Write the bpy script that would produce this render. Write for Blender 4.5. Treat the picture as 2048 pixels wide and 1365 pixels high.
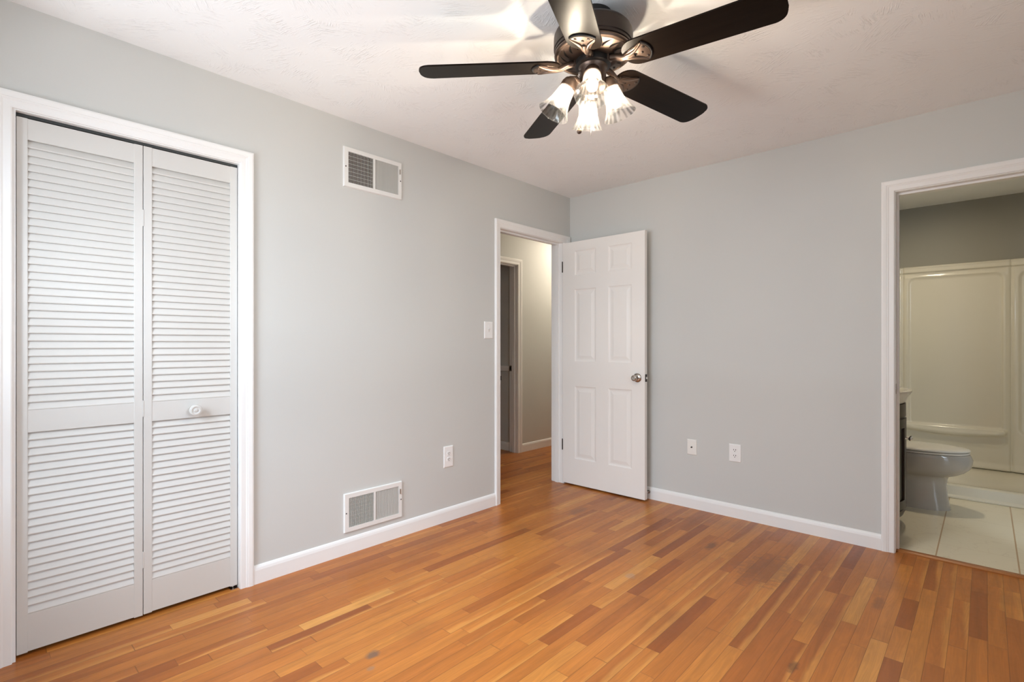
import bpy, bmesh, math, random
from mathutils import Vector, Matrix
R = math.radians
PI = math.pi
random.seed(7)
S = bpy.context.scene
for o in list(bpy.data.objects):
    bpy.data.objects.remove(o)
COL = S.collection

# ------------------------------------------------------------------ camera
CAM = Vector((2.636, -3.586, 1.175))
cd = bpy.data.cameras.new('camera')
cd.sensor_width = 36.0
cd.lens = 36.0 * 1024.6 / 2048.0
cd.shift_y = 7.3 / 2048.0
cd.clip_start = 0.02
co = bpy.data.objects.new('camera', cd)
COL.objects.link(co)
co.location = CAM
co.rotation_euler = (R(90), 0, R(42.77))
S.camera = co
S.view_settings.view_transform = 'Standard'
S.view_settings.look = 'None'
S.view_settings.gamma = 1.0
S.view_settings.use_curve_mapping = False
S.view_settings.exposure = 0.40
S.cycles.max_bounces = 10
S.cycles.diffuse_bounces = 6
S.cycles.transparent_max_bounces = 16
S.cycles.caustics_reflective = False
S.cycles.caustics_refractive = False
S.cycles.sample_clamp_indirect = 8.0

# ------------------------------------------------------------------ daylight
W = bpy.data.worlds.new('sky')
S.world = W
W.use_nodes = True
bg = W.node_tree.nodes['Background']
bg.inputs['Color'].default_value = (0.72, 0.85, 1.0, 1)
bg.inputs['Strength'].default_value = 1.2


def area(name, loc, rot, sx, sy, power, col, spread=180):
    d = bpy.data.lights.new(name, 'AREA')
    d.shape = 'RECTANGLE'
    d.size, d.size_y = sx, sy
    d.energy = power
    d.color = col
    d.spread = R(spread)
    o = bpy.data.objects.new(name, d)
    COL.objects.link(o)
    o.location = loc
    o.rotation_euler = rot
    return o


DAY = (0.72, 0.86, 1.0)
# daylight outside the two windows (rear wall and right wall, both behind the camera)
area('daylight', (1.00, -5.40, 2.30), (R(68), 0, 0), 2.6, 1.5, 215, DAY)          # sky beyond the rear window
area('daylight', (4.60, -2.55, 2.30), (R(68), 0, R(90)), 2.4, 1.5, 112, DAY)      # sky beyond the right window
# added unseen lamps, aimed up through the windows to brighten the ceiling
FILL = (0.95, 0.97, 1.0)
area('ceiling_fill', (1.00, -5.30, 0.25), (R(113), 0, 0), 2.6, 1.2, 105, FILL)
area('ceiling_fill', (4.50, -2.55, 0.25), (R(113), 0, R(90)), 2.4, 1.2, 12, FILL)

BULB = 2450.0
WARM = (1.0, 0.85, 0.65)

# ------------------------------------------------------------------ materials
MATS = {}


def mat(name, col, rough=0.5, metal=0.0, bump=None, spec=0.5, coat=0.0, var=0.0):
    if name in MATS:
        return MATS[name]
    m = bpy.data.materials.new(name)
    m.use_nodes = True
    nt = m.node_tree
    b = nt.nodes['Principled BSDF']
    b.inputs['Base Color'].default_value = (*col, 1)
    b.inputs['Roughness'].default_value = rough
    b.inputs['Metallic'].default_value = metal
    b.inputs['Specular IOR Level'].default_value = spec
    b.inputs['Coat Weight'].default_value = coat
    if bump or var:
        tc = nt.nodes.new('ShaderNodeTexCoord')
        nz = nt.nodes.new('ShaderNodeTexNoise')
        nz.inputs['Scale'].default_value = bump[0] if bump else 40
        nz.inputs['Detail'].default_value = 4
        nt.links.new(tc.outputs['Object'], nz.inputs['Vector'])
        if bump:
            bp = nt.nodes.new('ShaderNodeBump')
            bp.inputs['Strength'].default_value = bump[1]
            bp.inputs['Distance'].default_value = bump[2] if len(bump) > 2 else 0.002
            nt.links.new(nz.outputs['Fac'], bp.inputs['Height'])
            nt.links.new(bp.outputs['Normal'], b.inputs['Normal'])
        if var:
            mp = nt.nodes.new('ShaderNodeMapRange')
            mp.inputs[3].default_value = max(0, rough - var)
            mp.inputs[4].default_value = rough + var
            nt.links.new(nz.outputs['Fac'], mp.inputs[0])
            nt.links.new(mp.outputs[0], b.inputs['Roughness'])
    MATS[name] = m
    return m


WALL = mat('wall_paint', (0.605, 0.612, 0.592), 0.62, bump=(220, 0.12, 0.001))
TRIM = mat('trim_paint', (0.86, 0.855, 0.84), 0.33, bump=(30, 0.05, 0.001))
DOORP = mat('door_paint', (0.87, 0.85, 0.815), 0.38, bump=(60, 0.05, 0.001))
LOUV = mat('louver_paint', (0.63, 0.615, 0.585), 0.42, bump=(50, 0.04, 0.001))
VENTM = mat('vent_enamel', (0.80, 0.795, 0.77), 0.35)
PLAST = mat('white_plastic', (0.86, 0.86, 0.85), 0.3)
HOLE = mat('dark_slot', (0.012, 0.010, 0.009), 0.8, spec=0.1)  # near-black colour standing in for the shade inside slots and holes
BRONZE = mat('aged_bronze', (0.115, 0.080, 0.062), 0.36, 0.85, var=0.06)
BRONZED = mat('dark_bronze', (0.030, 0.020, 0.016), 0.38, 0.5, var=0.06)
BLACKM = mat('black_metal', (0.02, 0.018, 0.017), 0.4, 0.3)
NICKEL = mat('satin_nickel', (0.50, 0.46, 0.42), 0.25, 1.0)
CHROME = mat('chrome', (0.75, 0.74, 0.72), 0.1, 1.0)
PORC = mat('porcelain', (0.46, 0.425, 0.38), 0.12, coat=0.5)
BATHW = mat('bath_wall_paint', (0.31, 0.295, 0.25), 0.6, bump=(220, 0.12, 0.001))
SEATM = mat('seat_plastic', (0.72, 0.69, 0.62), 0.25)
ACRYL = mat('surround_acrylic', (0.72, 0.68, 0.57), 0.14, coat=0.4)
ESPR = mat('espresso_wood', (0.034, 0.023, 0.018), 0.33, var=0.05)
ESPRD = mat('espresso_panel', (0.007, 0.006, 0.006), 0.3)
RUBBER = mat('black_rubber', (0.015, 0.015, 0.015), 0.6)
FINM = mat('fin_enamel', (0.66, 0.64, 0.59), 0.4)  # duller and yellower than the frame enamel
DAMP = mat('damper_metal', (0.40, 0.41, 0.40), 0.45, 0.2, var=0.1)
DUCT = mat('duct_shade', (0.055, 0.030, 0.020), 0.7, bump=(30, 0.3))  # dark brown colour standing in for the shade inside the duct


def node(nt, t, **kw):
    n = nt.nodes.new(t)
    for k, v in kw.items():
        setattr(n, k, v)
    return n


def math_(nt, op, a, b=None, c=None):
    n = nt.nodes.new('ShaderNodeMath')
    n.operation = op
    for i, v in enumerate((a, b, c)):
        if v is None:
            continue
        if isinstance(v, (int, float)):
            n.inputs[i].default_value = v
        else:
            nt.links.new(v, n.inputs[i])
    return n.outputs[0]


def mixc(nt, fac, a, b, mode='MIX'):
    n = nt.nodes.new('ShaderNodeMix')
    n.data_type = 'RGBA'
    n.blend_type = mode
    for s, v in ((n.inputs[0], fac), (n.inputs[6], a), (n.inputs[7], b)):
        if isinstance(v, (int, float)):
            s.default_value = v
        elif isinstance(v, tuple):
            s.default_value = (*v, 1) if len(v) == 3 else v
        else:
            nt.links.new(v, s)
    return n.outputs[2]


def ramp(nt, fac, stops):
    n = nt.nodes.new('ShaderNodeValToRGB')
    e = n.color_ramp.elements
    while len(e) < len(stops):
        e.new(0.5)
    for i, (p, c) in enumerate(stops):
        e[i].position = p
        e[i].color = (*c, 1)
    nt.links.new(fac, n.inputs[0])
    return n.outputs[0]


def oak_floor():
    m = bpy.data.materials.new('oak_strip_floor')
    m.use_nodes = True
    nt = m.node_tree
    b = nt.nodes['Principled BSDF']
    tc = node(nt, 'ShaderNodeTexCoord')
    sp = node(nt, 'ShaderNodeSeparateXYZ')
    nt.links.new(tc.outputs['Object'], sp.inputs[0])
    x, y = sp.outputs[0], sp.outputs[1]
    Wd = 0.0572
    xr = math_(nt, 'DIVIDE', math_(nt, 'ADD', x, 10.0), Wd)
    row = math_(nt, 'FLOOR', xr)
    fx = math_(nt, 'FRACT', xr)
    wn = node(nt, 'ShaderNodeTexWhiteNoise', noise_dimensions='1D')
    nt.links.new(row, wn.inputs['W'])
    wn2 = node(nt, 'ShaderNodeTexWhiteNoise', noise_dimensions='1D')
    nt.links.new(math_(nt, 'ADD', row, 311.7), wn2.inputs['W'])
    L = math_(nt, 'MULTIPLY_ADD', wn.outputs['Value'], 0.55, 0.38)
    # irregular board lengths: warp y before dividing
    wob = math_(nt, 'MULTIPLY', math_(nt, 'SINE', math_(nt, 'MULTIPLY_ADD', y, 3.1, math_(nt, 'MULTIPLY', wn2.outputs['Value'], 40.0))), 0.16)
    yr = math_(nt, 'ADD', math_(nt, 'DIVIDE', math_(nt, 'ADD', math_(nt, 'ADD', y, 20.0), wob), L), math_(nt, 'MULTIPLY', wn2.outputs['Value'], 17.0))
    colr = math_(nt, 'FLOOR', yr)
    fy = math_(nt, 'FRACT', yr)
    cv = node(nt, 'ShaderNodeCombineXYZ')
    nt.links.new(row, cv.inputs[0])
    nt.links.new(colr, cv.inputs[1])
    idn = node(nt, 'ShaderNodeTexWhiteNoise', noise_dimensions='2D')
    nt.links.new(cv.outputs[0], idn.inputs['Vector'])
    rid = idn.outputs['Value']
    # board base colour
    base = ramp(nt, rid, [(0.0, (0.29, 0.078, 0.016)), (0.10, (0.36, 0.107, 0.020)), (0.30, (0.435, 0.140, 0.026)),
                          (0.65, (0.485, 0.166, 0.031)), (0.90, (0.53, 0.198, 0.038)), (0.97, (0.61, 0.265, 0.060)), (1.0, (0.67, 0.325, 0.082))])
    # grain coordinates, offset per board
    off = math_(nt, 'MULTIPLY', rid, 60.0)
    gx = math_(nt, 'MULTIPLY_ADD', x, 34.0, off)
    gy = math_(nt, 'MULTIPLY_ADD', y, 2.2, off)
    gv = node(nt, 'ShaderNodeCombineXYZ')
    nt.links.new(gx, gv.inputs[0])
    nt.links.new(gy, gv.inputs[1])
    g1 = node(nt, 'ShaderNodeTexNoise')
    g1.inputs['Scale'].default_value = 1.0
    g1.inputs['Detail'].default_value = 6
    g1.inputs['Distortion'].default_value = 0.8
    nt.links.new(gv.outputs[0], g1.inputs['Vector'])
    # cathedral grain: bands of a slow noise
    g2 = node(nt, 'ShaderNodeTexNoise')
    g2.inputs['Scale'].default_value = 0.55
    g2.inputs['Detail'].default_value = 2
    nt.links.new(gv.outputs[0], g2.inputs['Vector'])
    # pale sapwood streak along one edge of some boards
    idc = node(nt, 'ShaderNodeSeparateColor')
    nt.links.new(idn.outputs['Color'], idc.inputs[0])
    sv = node(nt, 'ShaderNodeCombineXYZ')
    nt.links.new(math_(nt, 'MULTIPLY_ADD', y, 1.7, off), sv.inputs[0])
    nt.links.new(off, sv.inputs[1])
    sn = node(nt, 'ShaderNodeTexNoise')
    sn.inputs['Scale'].default_value = 1.0
    sn.inputs['Detail'].default_value = 3
    nt.links.new(sv.outputs[0], sn.inputs['Vector'])
    sap = node(nt, 'ShaderNodeMapRange')
    sap.inputs[1].default_value = 0.60
    sap.inputs[2].default_value = 0.86
    sap.inputs[3].default_value = 0.0
    sap.inputs[4].default_value = 0.75
    nt.links.new(math_(nt, 'MULTIPLY_ADD', math_(nt, 'SUBTRACT', sn.outputs['Fac'], 0.5), 1.5, fx), sap.inputs[0])
    sapf = math_(nt, 'MULTIPLY', sap.outputs[0], math_(nt, 'GREATER_THAN', idc.outputs[1], 0.74))
    base = mixc(nt, sapf, base, (0.62, 0.265, 0.060))
    bands = math_(nt, 'ABSOLUTE', math_(nt, 'SINE', math_(nt, 'MULTIPLY', g2.outputs['Fac'], 46.0)))
    bands = math_(nt, 'POWER', bands, 3.0)
    c = mixc(nt, math_(nt, 'MULTIPLY', math_(nt, 'SUBTRACT', 1.0, bands), 0.15), base, (0.20, 0.07, 0.02), 'MIX')
    gr = node(nt, 'ShaderNodeMapRange')
    gr.inputs[1].default_value = 0.3
    gr.inputs[2].default_value = 0.7
    gr.inputs[3].default_value = 0.86
    gr.inputs[4].default_value = 1.12
    nt.links.new(g1.outputs['Fac'], gr.inputs[0])
    gm = node(nt, 'ShaderNodeCombineXYZ')
    for i in range(3):
        nt.links.new(gr.outputs[0], gm.inputs[i])
    c = mixc(nt, 1.0, c, gm.outputs[0], 'MULTIPLY')
    # old wear: brown stain patches near the bath doorway and a few drifting ones
    st = node(nt, 'ShaderNodeTexNoise')
    st.inputs['Scale'].default_value = 2.3
    st.inputs['Detail'].default_value = 5
    nt.links.new(tc.outputs['Object'], st.inputs['Vector'])
    sf = ramp(nt, st.outputs['Fac'], [(0.54, (0, 0, 0)), (0.72, (1, 1, 1))])
    c = mixc(nt, math_(nt, 'MULTIPLY', sf, 0.30), c, (0.16, 0.055, 0.02), 'MIX')

    def spot(c, cx, cy, rx, ry, col, k, wob_=0.5):
        dx = math_(nt, 'DIVIDE', math_(nt, 'SUBTRACT', x, cx), rx)
        dy = math_(nt, 'DIVIDE', math_(nt, 'SUBTRACT', y, cy), ry)
        d = math_(nt, 'SQRT', math_(nt, 'ADD', math_(nt, 'MULTIPLY', dx, dx), math_(nt, 'MULTIPLY', dy, dy)))
        d = math_(nt, 'ADD', d, math_(nt, 'MULTIPLY', math_(nt, 'SUBTRACT', fine.outputs['Fac'], 0.5), wob_ * 2))
        f = node(nt, 'ShaderNodeMapRange')
        f.inputs[1].default_value = 1.0
        f.inputs[2].default_value = 0.45
        f.inputs[3].default_value = 0.0
        f.inputs[4].default_value = k
        nt.links.new(d, f.inputs[0])
        return mixc(nt, f.outputs[0], c, col, 'MIX')
    fine = node(nt, 'ShaderNodeTexNoise')
    fine.inputs['Scale'].default_value = 38
    fine.inputs['Detail'].default_value = 3
    nt.links.new(tc.outputs['Object'], fine.inputs['Vector'])
    for s in SPOTS:
        c = spot(c, *s)
    # seams
    ex = math_(nt, 'MINIMUM', fx, math_(nt, 'SUBTRACT', 1.0, fx))
    ex = math_(nt, 'MULTIPLY', ex, Wd)
    ey = math_(nt, 'MINIMUM', fy, math_(nt, 'SUBTRACT', 1.0, fy))
    ey = math_(nt, 'MULTIPLY', ey, L)
    ed = math_(nt, 'MINIMUM', ex, ey)
    sm = node(nt, 'ShaderNodeMapRange')
    sm.inputs[1].default_value = 0.0003
    sm.inputs[2].default_value = 0.0016
    sm.inputs[3].default_value = 1.0
    sm.inputs[4].default_value = 0.0
    nt.links.new(ed, sm.inputs[0])
    c = mixc(nt, math_(nt, 'MULTIPLY', sm.outputs[0], 0.55), c, (0.10, 0.035, 0.012), 'MIX')
    nt.links.new(c, b.inputs['Base Color'])
    rr = node(nt, 'ShaderNodeMapRange')
    rr.inputs[3].default_value = 0.24
    rr.inputs[4].default_value = 0.42
    nt.links.new(fine.outputs['Fac'], rr.inputs[0])
    nt.links.new(rr.outputs[0], b.inputs['Roughness'])
    b.inputs['Specular IOR Level'].default_value = 0.36
    h = math_(nt, 'ADD', math_(nt, 'MULTIPLY', sm.outputs[0], -1.0), math_(nt, 'MULTIPLY', rid, 0.5))
    bp = node(nt, 'ShaderNodeBump')
    bp.inputs['Strength'].default_value = 0.25
    bp.inputs['Distance'].default_value = 0.0008
    nt.links.new(h, bp.inputs['Height'])
    nt.links.new(bp.outputs['Normal'], b.inputs['Normal'])
    return m


# scuffs and stains that sit at fixed places on the boards: x, y, rx, ry, colour, strength
SPOTS = [(0.93, -2.52, 0.028, 0.035, (0.10, 0.085, 0.07), 0.7),
         (1.00, -2.57, 0.016, 0.02, (0.20, 0.18, 0.14), 0.4),
         (1.80, -0.72, 0.16, 0.26, (0.15, 0.055, 0.022), 0.42, 0.9),
         (1.46, -0.60, 0.028, 0.10, (0.07, 0.03, 0.018), 0.6),
         (2.28, -0.75, 0.028, 0.10, (0.14, 0.055, 0.02), 0.45),
         (2.12, -1.52, 0.02, 0.05, (0.07, 0.03, 0.018), 0.6),
         (0.52, -0.62, 0.05, 0.12, (0.12, 0.06, 0.04), 0.45),
         (1.31, -1.27, 0.03, 0.04, (0.33, 0.25, 0.20), 0.4),
         (1.98, -2.02, 0.022, 0.014, (0.30, 0.22, 0.17), 0.4),
         (1.84, -2.30, 0.018, 0.016, (0.28, 0.21, 0.17), 0.4),
         (1.30, -2.75, 0.009, 0.004, (0.7, 0.66, 0.6), 0.6),
         (1.20, -2.62, 0.004, 0.003, (0.8, 0.78, 0.74), 0.8),
         (2.20, -2.25, 0.003, 0.004, (0.8, 0.78, 0.74), 0.8),
         (2.24, -2.20, 0.003, 0.004, (0.8, 0.78, 0.74), 0.8)]
FLOORM = oak_floor()


def ceil_mat():
    m = bpy.data.materials.new('brushed_ceiling')
    m.use_nodes = True
    nt = m.node_tree
    b = nt.nodes['Principled BSDF']
    b.inputs['Base Color'].default_value = (0.91, 0.92, 0.92, 1)
    b.inputs['Roughness'].default_value = 0.6
    b.inputs['Specular IOR Level'].default_value = 0.35
    tc = node(nt, 'ShaderNodeTexCoord')
    vo = node(nt, 'ShaderNodeTexVoronoi')
    vo.inputs['Scale'].default_value = 4.5
    nt.links.new(tc.outputs['Object'], vo.inputs['Vector'])
    # each stomp patch has its own brush direction
    rv = node(nt, 'ShaderNodeVectorRotate')
    rv.rotation_type = 'Z_AXIS'
    nt.links.new(tc.outputs['Object'], rv.inputs['Vector'])
    sc = node(nt, 'ShaderNodeSeparateColor')
    nt.links.new(vo.outputs['Color'], sc.inputs[0])
    nt.links.new(math_(nt, 'MULTIPLY', sc.outputs[0], 6.28), rv.inputs['Angle'])
    mp = node(nt, 'ShaderNodeMapping')
    mp.inputs['Scale'].default_value = (26, 170, 1)
    nt.links.new(rv.outputs[0], mp.inputs['Vector'])
    nz = node(nt, 'ShaderNodeTexNoise')
    nz.inputs['Scale'].default_value = 1.0
    nz.inputs['Detail'].default_value = 3
    nt.links.new(mp.outputs[0], nz.inputs['Vector'])
    n2 = node(nt, 'ShaderNodeTexNoise')
    n2.inputs['Scale'].default_value = 9
    n2.inputs['Detail'].default_value = 3
    nt.links.new(tc.outputs['Object'], n2.inputs['Vector'])
    k = ramp(nt, n2.outputs['Fac'], [(0.45, (0, 0, 0)), (0.7, (1, 1, 1))])
    r = ramp(nt, nz.outputs['Fac'], [(0.50, (0, 0, 0)), (0.68, (1, 1, 1))])
    h = math_(nt, 'MULTIPLY', r, k)
    bp = node(nt, 'ShaderNodeBump')
    bp.inputs['Strength'].default_value = 0.6
    bp.inputs['Distance'].default_value = 0.004
    nt.links.new(h, bp.inputs['Height'])
    nt.links.new(bp.outputs['Normal'], b.inputs['Normal'])
    return m


CEIL = ceil_mat()


def tile_mat():
    m = bpy.data.materials.new('cream_tile')
    m.use_nodes = True
    nt = m.node_tree
    b = nt.nodes['Principled BSDF']
    tc = node(nt, 'ShaderNodeTexCoord')
    sp = node(nt, 'ShaderNodeSeparateXYZ')
    nt.links.new(tc.outputs['Object'], sp.inputs[0])
    T = 0.332
    xr = math_(nt, 'DIVIDE', math_(nt, 'SUBTRACT', sp.outputs[0], 2.432 - 10 * T), T)
    cx = math_(nt, 'FLOOR', xr)
    fx = math_(nt, 'FRACT', xr)
    half = math_(nt, 'MULTIPLY', math_(nt, 'MODULO', cx, 2.0), 0.5)
    yr = math_(nt, 'SUBTRACT', math_(nt, 'DIVIDE', math_(nt, 'SUBTRACT', sp.outputs[1], 0.675 - 10 * T), T), half)
    fy = math_(nt, 'FRACT', yr)
    cy = math_(nt, 'FLOOR', yr)
    ed = math_(nt, 'MINIMUM', math_(nt, 'MINIMUM', fx, math_(nt, 'SUBTRACT', 1.0, fx)), math_(nt, 'ADD', math_(nt, 'MINIMUM', fy, math_(nt, 'SUBTRACT', 1.0, fy)), 0.0085))
    g = node(nt, 'ShaderNodeMapRange')
    g.inputs[1].default_value = 0.007
    g.inputs[2].default_value = 0.013
    g.inputs[3].default_value = 1.0
    g.inputs[4].default_value = 0.0
    nt.links.new(ed, g.inputs[0])
    cv = node(nt, 'ShaderNodeCombineXYZ')
    nt.links.new(math_(nt, 'MULTIPLY_ADD', cx, 3.3, sp.outputs[0]), cv.inputs[0])
    nt.links.new(math_(nt, 'MULTIPLY_ADD', cy, 5.1, sp.outputs[1]), cv.inputs[1])
    nz = node(nt, 'ShaderNodeTexNoise')
    nz.inputs['Scale'].default_value = 3.2
    nz.inputs['Detail'].default_value = 4
    nz.inputs['Distortion'].default_value = 1.3
    nt.links.new(cv.outputs[0], nz.inputs['Vector'])
    vein = math_(nt, 'ABSOLUTE', math_(nt, 'SUBTRACT', nz.outputs['Fac'], 0.5))
    v = node(nt, 'ShaderNodeMapRange')
    v.inputs[1].default_value = 0.0
    v.inputs[2].default_value = 0.012
    v.inputs[3].default_value = 0.30
    v.inputs[4].default_value = 0.0
    nt.links.new(vein, v.inputs[0])
    c = mixc(nt, v.outputs[0], (0.79, 0.725, 0.57), (0.55, 0.47, 0.34))
    c = mixc(nt, g.outputs[0], c, (0.50, 0.34, 0.19))
    nt.links.new(c, b.inputs['Base Color'])
    b.inputs['Roughness'].default_value = 0.3
    return m


TILE = tile_mat()


def blade_mat():
    m = bpy.data.materials.new('blade_veneer')
    m.use_nodes = True
    nt = m.node_tree
    b = nt.nodes['Principled BSDF']
    tc = node(nt, 'ShaderNodeTexCoord')
    mp = node(nt, 'ShaderNodeMapping')
    mp.inputs['Scale'].default_value = (3, 60, 60)
    nt.links.new(tc.outputs['Object'], mp.inputs['Vector'])
    nz = node(nt, 'ShaderNodeTexNoise')
    nz.inputs['Scale'].default_value = 1.0
    nz.inputs['Detail'].default_value = 4
    nt.links.new(mp.outputs[0], nz.inputs['Vector'])
    c = ramp(nt, nz.outputs['Fac'], [(0.3, (0.005, 0.003, 0.002)), (0.7, (0.009, 0.0055, 0.0035))])
    nt.links.new(c, b.inputs['Base Color'])
    b.inputs['Roughness'].default_value = 0.34
    b.inputs['Specular IOR Level'].default_value = 0.10
    return m


BLADE = blade_mat()


def glass_shade_mat():
    """thin ribbed clear glass: mostly lets light through, ribs scatter and reflect a little"""
    m = bpy.data.materials.new('ribbed_glass')
    m.use_nodes = True
    nt = m.node_tree
    nt.nodes.remove(nt.nodes['Principled BSDF'])
    out = nt.nodes['Material Output']
    tc = node(nt, 'ShaderNodeTexCoord')
    sp = node(nt, 'ShaderNodeSeparateXYZ')
    nt.links.new(tc.outputs['Object'], sp.inputs[0])
    ang = math_(nt, 'ARCTAN2', sp.outputs[1], sp.outputs[0])
    rib = math_(nt, 'SINE', math_(nt, 'MULTIPLY', ang, 16.0))
    nz = node(nt, 'ShaderNodeTexNoise')
    nz.inputs['Scale'].default_value = 20
    nz.inputs['Detail'].default_value = 1
    nt.links.new(tc.outputs['Object'], nz.inputs['Vector'])
    k = math_(nt, 'ADD', math_(nt, 'MULTIPLY', rib, 0.10), nz.outputs['Fac'])
    tcol = ramp(nt, k, [(0.40, (0.60, 0.60, 0.60)), (0.58, (1, 1, 1))])  # uneven tint put in so the shades throw streaks on the walls
    tr = node(nt, 'ShaderNodeBsdfTransparent')
    nt.links.new(tcol, tr.inputs[0])
    tl = node(nt, 'ShaderNodeBsdfTranslucent')
    tl.inputs[0].default_value = (0.95, 0.95, 0.95, 1)
    gl = node(nt, 'ShaderNodeBsdfGlossy')
    gl.inputs['Roughness'].default_value = 0.08
    bp = node(nt, 'ShaderNodeBump')
    bp.inputs['Strength'].default_value = 0.4
    bp.inputs['Distance'].default_value = 0.002
    nt.links.new(k, bp.inputs['Height'])
    nt.links.new(bp.outputs[0], gl.inputs['Normal'])
    m1 = node(nt, 'ShaderNodeMixShader')
    nt.links.new(math_(nt, 'MULTIPLY_ADD', math_(nt, 'SUBTRACT', 1.0, nz.outputs['Fac']), 0.05, 0.005), m1.inputs[0])
    nt.links.new(tr.outputs[0], m1.inputs[1])
    nt.links.new(tl.outputs[0], m1.inputs[2])
    lw = node(nt, 'ShaderNodeLayerWeight')
    lw.inputs[0].default_value = 0.5
    fr = math_(nt, 'MULTIPLY_ADD', math_(nt, 'POWER', lw.outputs['Facing'], 4.0), 0.45, 0.03)
    m2 = node(nt, 'ShaderNodeMixShader')
    nt.links.new(fr, m2.inputs[0])
    nt.links.new(m1.outputs[0], m2.inputs[1])
    nt.links.new(gl.outputs[0], m2.inputs[2])
    nt.links.new(m2.outputs[0], out.inputs[0])
    return m


SHADE = glass_shade_mat()


def pane_mat():
    m = bpy.data.materials.new('window_glass')
    m.use_nodes = True
    nt = m.node_tree
    nt.nodes.remove(nt.nodes['Principled BSDF'])
    tr = node(nt, 'ShaderNodeBsdfTransparent')
    gl = node(nt, 'ShaderNodeBsdfGlossy')
    gl.inputs['Roughness'].default_value = 0.02
    lw = node(nt, 'ShaderNodeLayerWeight')
    mx = node(nt, 'ShaderNodeMixShader')
    nt.links.new(math_(nt, 'MULTIPLY_ADD', math_(nt, 'POWER', lw.outputs['Facing'], 5.0), 0.9, 0.04), mx.inputs[0])
    nt.links.new(tr.outputs[0], mx.inputs[1])
    nt.links.new(gl.outputs[0], mx.inputs[2])
    nt.links.new(mx.outputs[0], nt.nodes['Material Output'].inputs[0])
    return m


PANE = pane_mat()


def emit(name, col, strength):
    m = bpy.data.materials.new(name)
    m.use_nodes = True
    nt = m.node_tree
    nt.nodes.remove(nt.nodes['Principled BSDF'])
    e = node(nt, 'ShaderNodeEmission')
    e.inputs[0].default_value = (*col, 1)
    e.inputs[1].default_value = strength
    nt.links.new(e.outputs[0], nt.nodes['Material Output'].inputs[0])
    return m


def envelope_mat():
    """thin clear bulb glass with a faint haze"""
    m = bpy.data.materials.new('bulb_glass')
    m.use_nodes = True
    nt = m.node_tree
    nt.nodes.remove(nt.nodes['Principled BSDF'])
    tr = node(nt, 'ShaderNodeBsdfTransparent')
    tl = node(nt, 'ShaderNodeBsdfTranslucent')
    mx = node(nt, 'ShaderNodeMixShader')
    mx.inputs[0].default_value = 0.06
    nt.links.new(tr.outputs[0], mx.inputs[1])
    nt.links.new(tl.outputs[0], mx.inputs[2])
    nt.links.new(mx.outputs[0], nt.nodes['Material Output'].inputs[0])
    return m


ENV = envelope_mat()
BULBM = emit('lit_bulb', WARM, BULB)
HALLG = emit('lit_hall_globe', (1.0, 0.86, 0.68), 95.0)
BATHG = emit('lit_bath_lens', (1.0, 0.86, 0.64), 132.0)


# ------------------------------------------------------------------ mesh helpers
def box(bm, x0, x1, y0, y1, z0, z1, bev=0.0, M=None, mi=0):
    vs = [bm.verts.new(p) for p in ((x0, y0, z0), (x1, y0, z0), (x1, y1, z0), (x0, y1, z0), (x0, y0, z1), (x1, y0, z1), (x1, y1, z1), (x0, y1, z1))]
    fs = [bm.faces.new([vs[i] for i in q]) for q in ((0, 3, 2, 1), (4, 5, 6, 7), (0, 1, 5, 4), (1, 2, 6, 5), (2, 3, 7, 6), (3, 0, 4, 7))]
    for f in fs:
        f.material_index = mi
    if bev > 0:
        es = list({e for f in fs for e in f.edges})
        r = bmesh.ops.bevel(bm, geom=es, offset=bev, segments=2, profile=0.7, affect='EDGES')
        vs = list({v for f in r['faces'] for v in f.verts} | {v for v in vs if v.is_valid})
        for v in list(vs):
            for f in v.link_faces:
                f.material_index = mi
    if M:
        bmesh.ops.transform(bm, matrix=M, verts=[v for v in vs if v.is_valid])
    return vs


def lathe(bm, prof, n=48, M=None, cap0=True, cap1=True, mi=0):
    """prof: list of (r, z); revolved about local z"""
    rings = []
    for r, z in prof:
        rings.append([bm.verts.new((r * math.cos(2 * PI * i / n), r * math.sin(2 * PI * i / n), z)) for i in range(n)])
    for a, b in zip(rings, rings[1:]):
        for i in range(n):
            f = bm.faces.new((a[i], a[(i + 1) % n], b[(i + 1) % n], b[i]))
            f.smooth = True
            f.material_index = mi
    if cap0:
        bm.faces.new(list(reversed(rings[0]))).material_index = mi
    if cap1:
        bm.faces.new(rings[-1]).material_index = mi
    vs = [v for r in rings for v in r]
    if M:
        bmesh.ops.transform(bm, matrix=M, verts=vs)
    return vs


def loft(bm, rings, close=True, cap0=True, cap1=True, smooth=True, mi=0):
    R_ = [[bm.verts.new(p) for p in r] for r in rings]
    n = len(R_[0])
    for a, b in zip(R_, R_[1:]):
        for i in range(n if close else n - 1):
            f = bm.faces.new((a[i], a[(i + 1) % n], b[(i + 1) % n], b[i]))
            f.smooth = smooth
            f.material_index = mi
    if cap0:
        bm.faces.new(list(reversed(R_[0]))).material_index = mi
    if cap1:
        bm.faces.new(R_[-1]).material_index = mi
    return [v for r in R_ for v in r]


def tube(bm, pts, r, n=12, M=None, mi=0):
    pts = [Vector(p) for p in pts]
    rr = r if isinstance(r, (list, tuple)) else [r] * len(pts)
    rings = []
    up = None
    for i, p in enumerate(pts):
        t = (pts[min(i + 1, len(pts) - 1)] - pts[max(i - 1, 0)]).normalized()
        if up is None:
            up = t.orthogonal().normalized()
        up = (up - t * up.dot(t)).normalized()
        s = t.cross(up)
        rings.append([p + (up * math.cos(2 * PI * k / n) + s * math.sin(2 * PI * k / n)) * rr[i] for k in range(n)])
    vs = loft(bm, rings, mi=mi)
    if M:
        bmesh.ops.transform(bm, matrix=M, verts=vs)
    return vs


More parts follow.
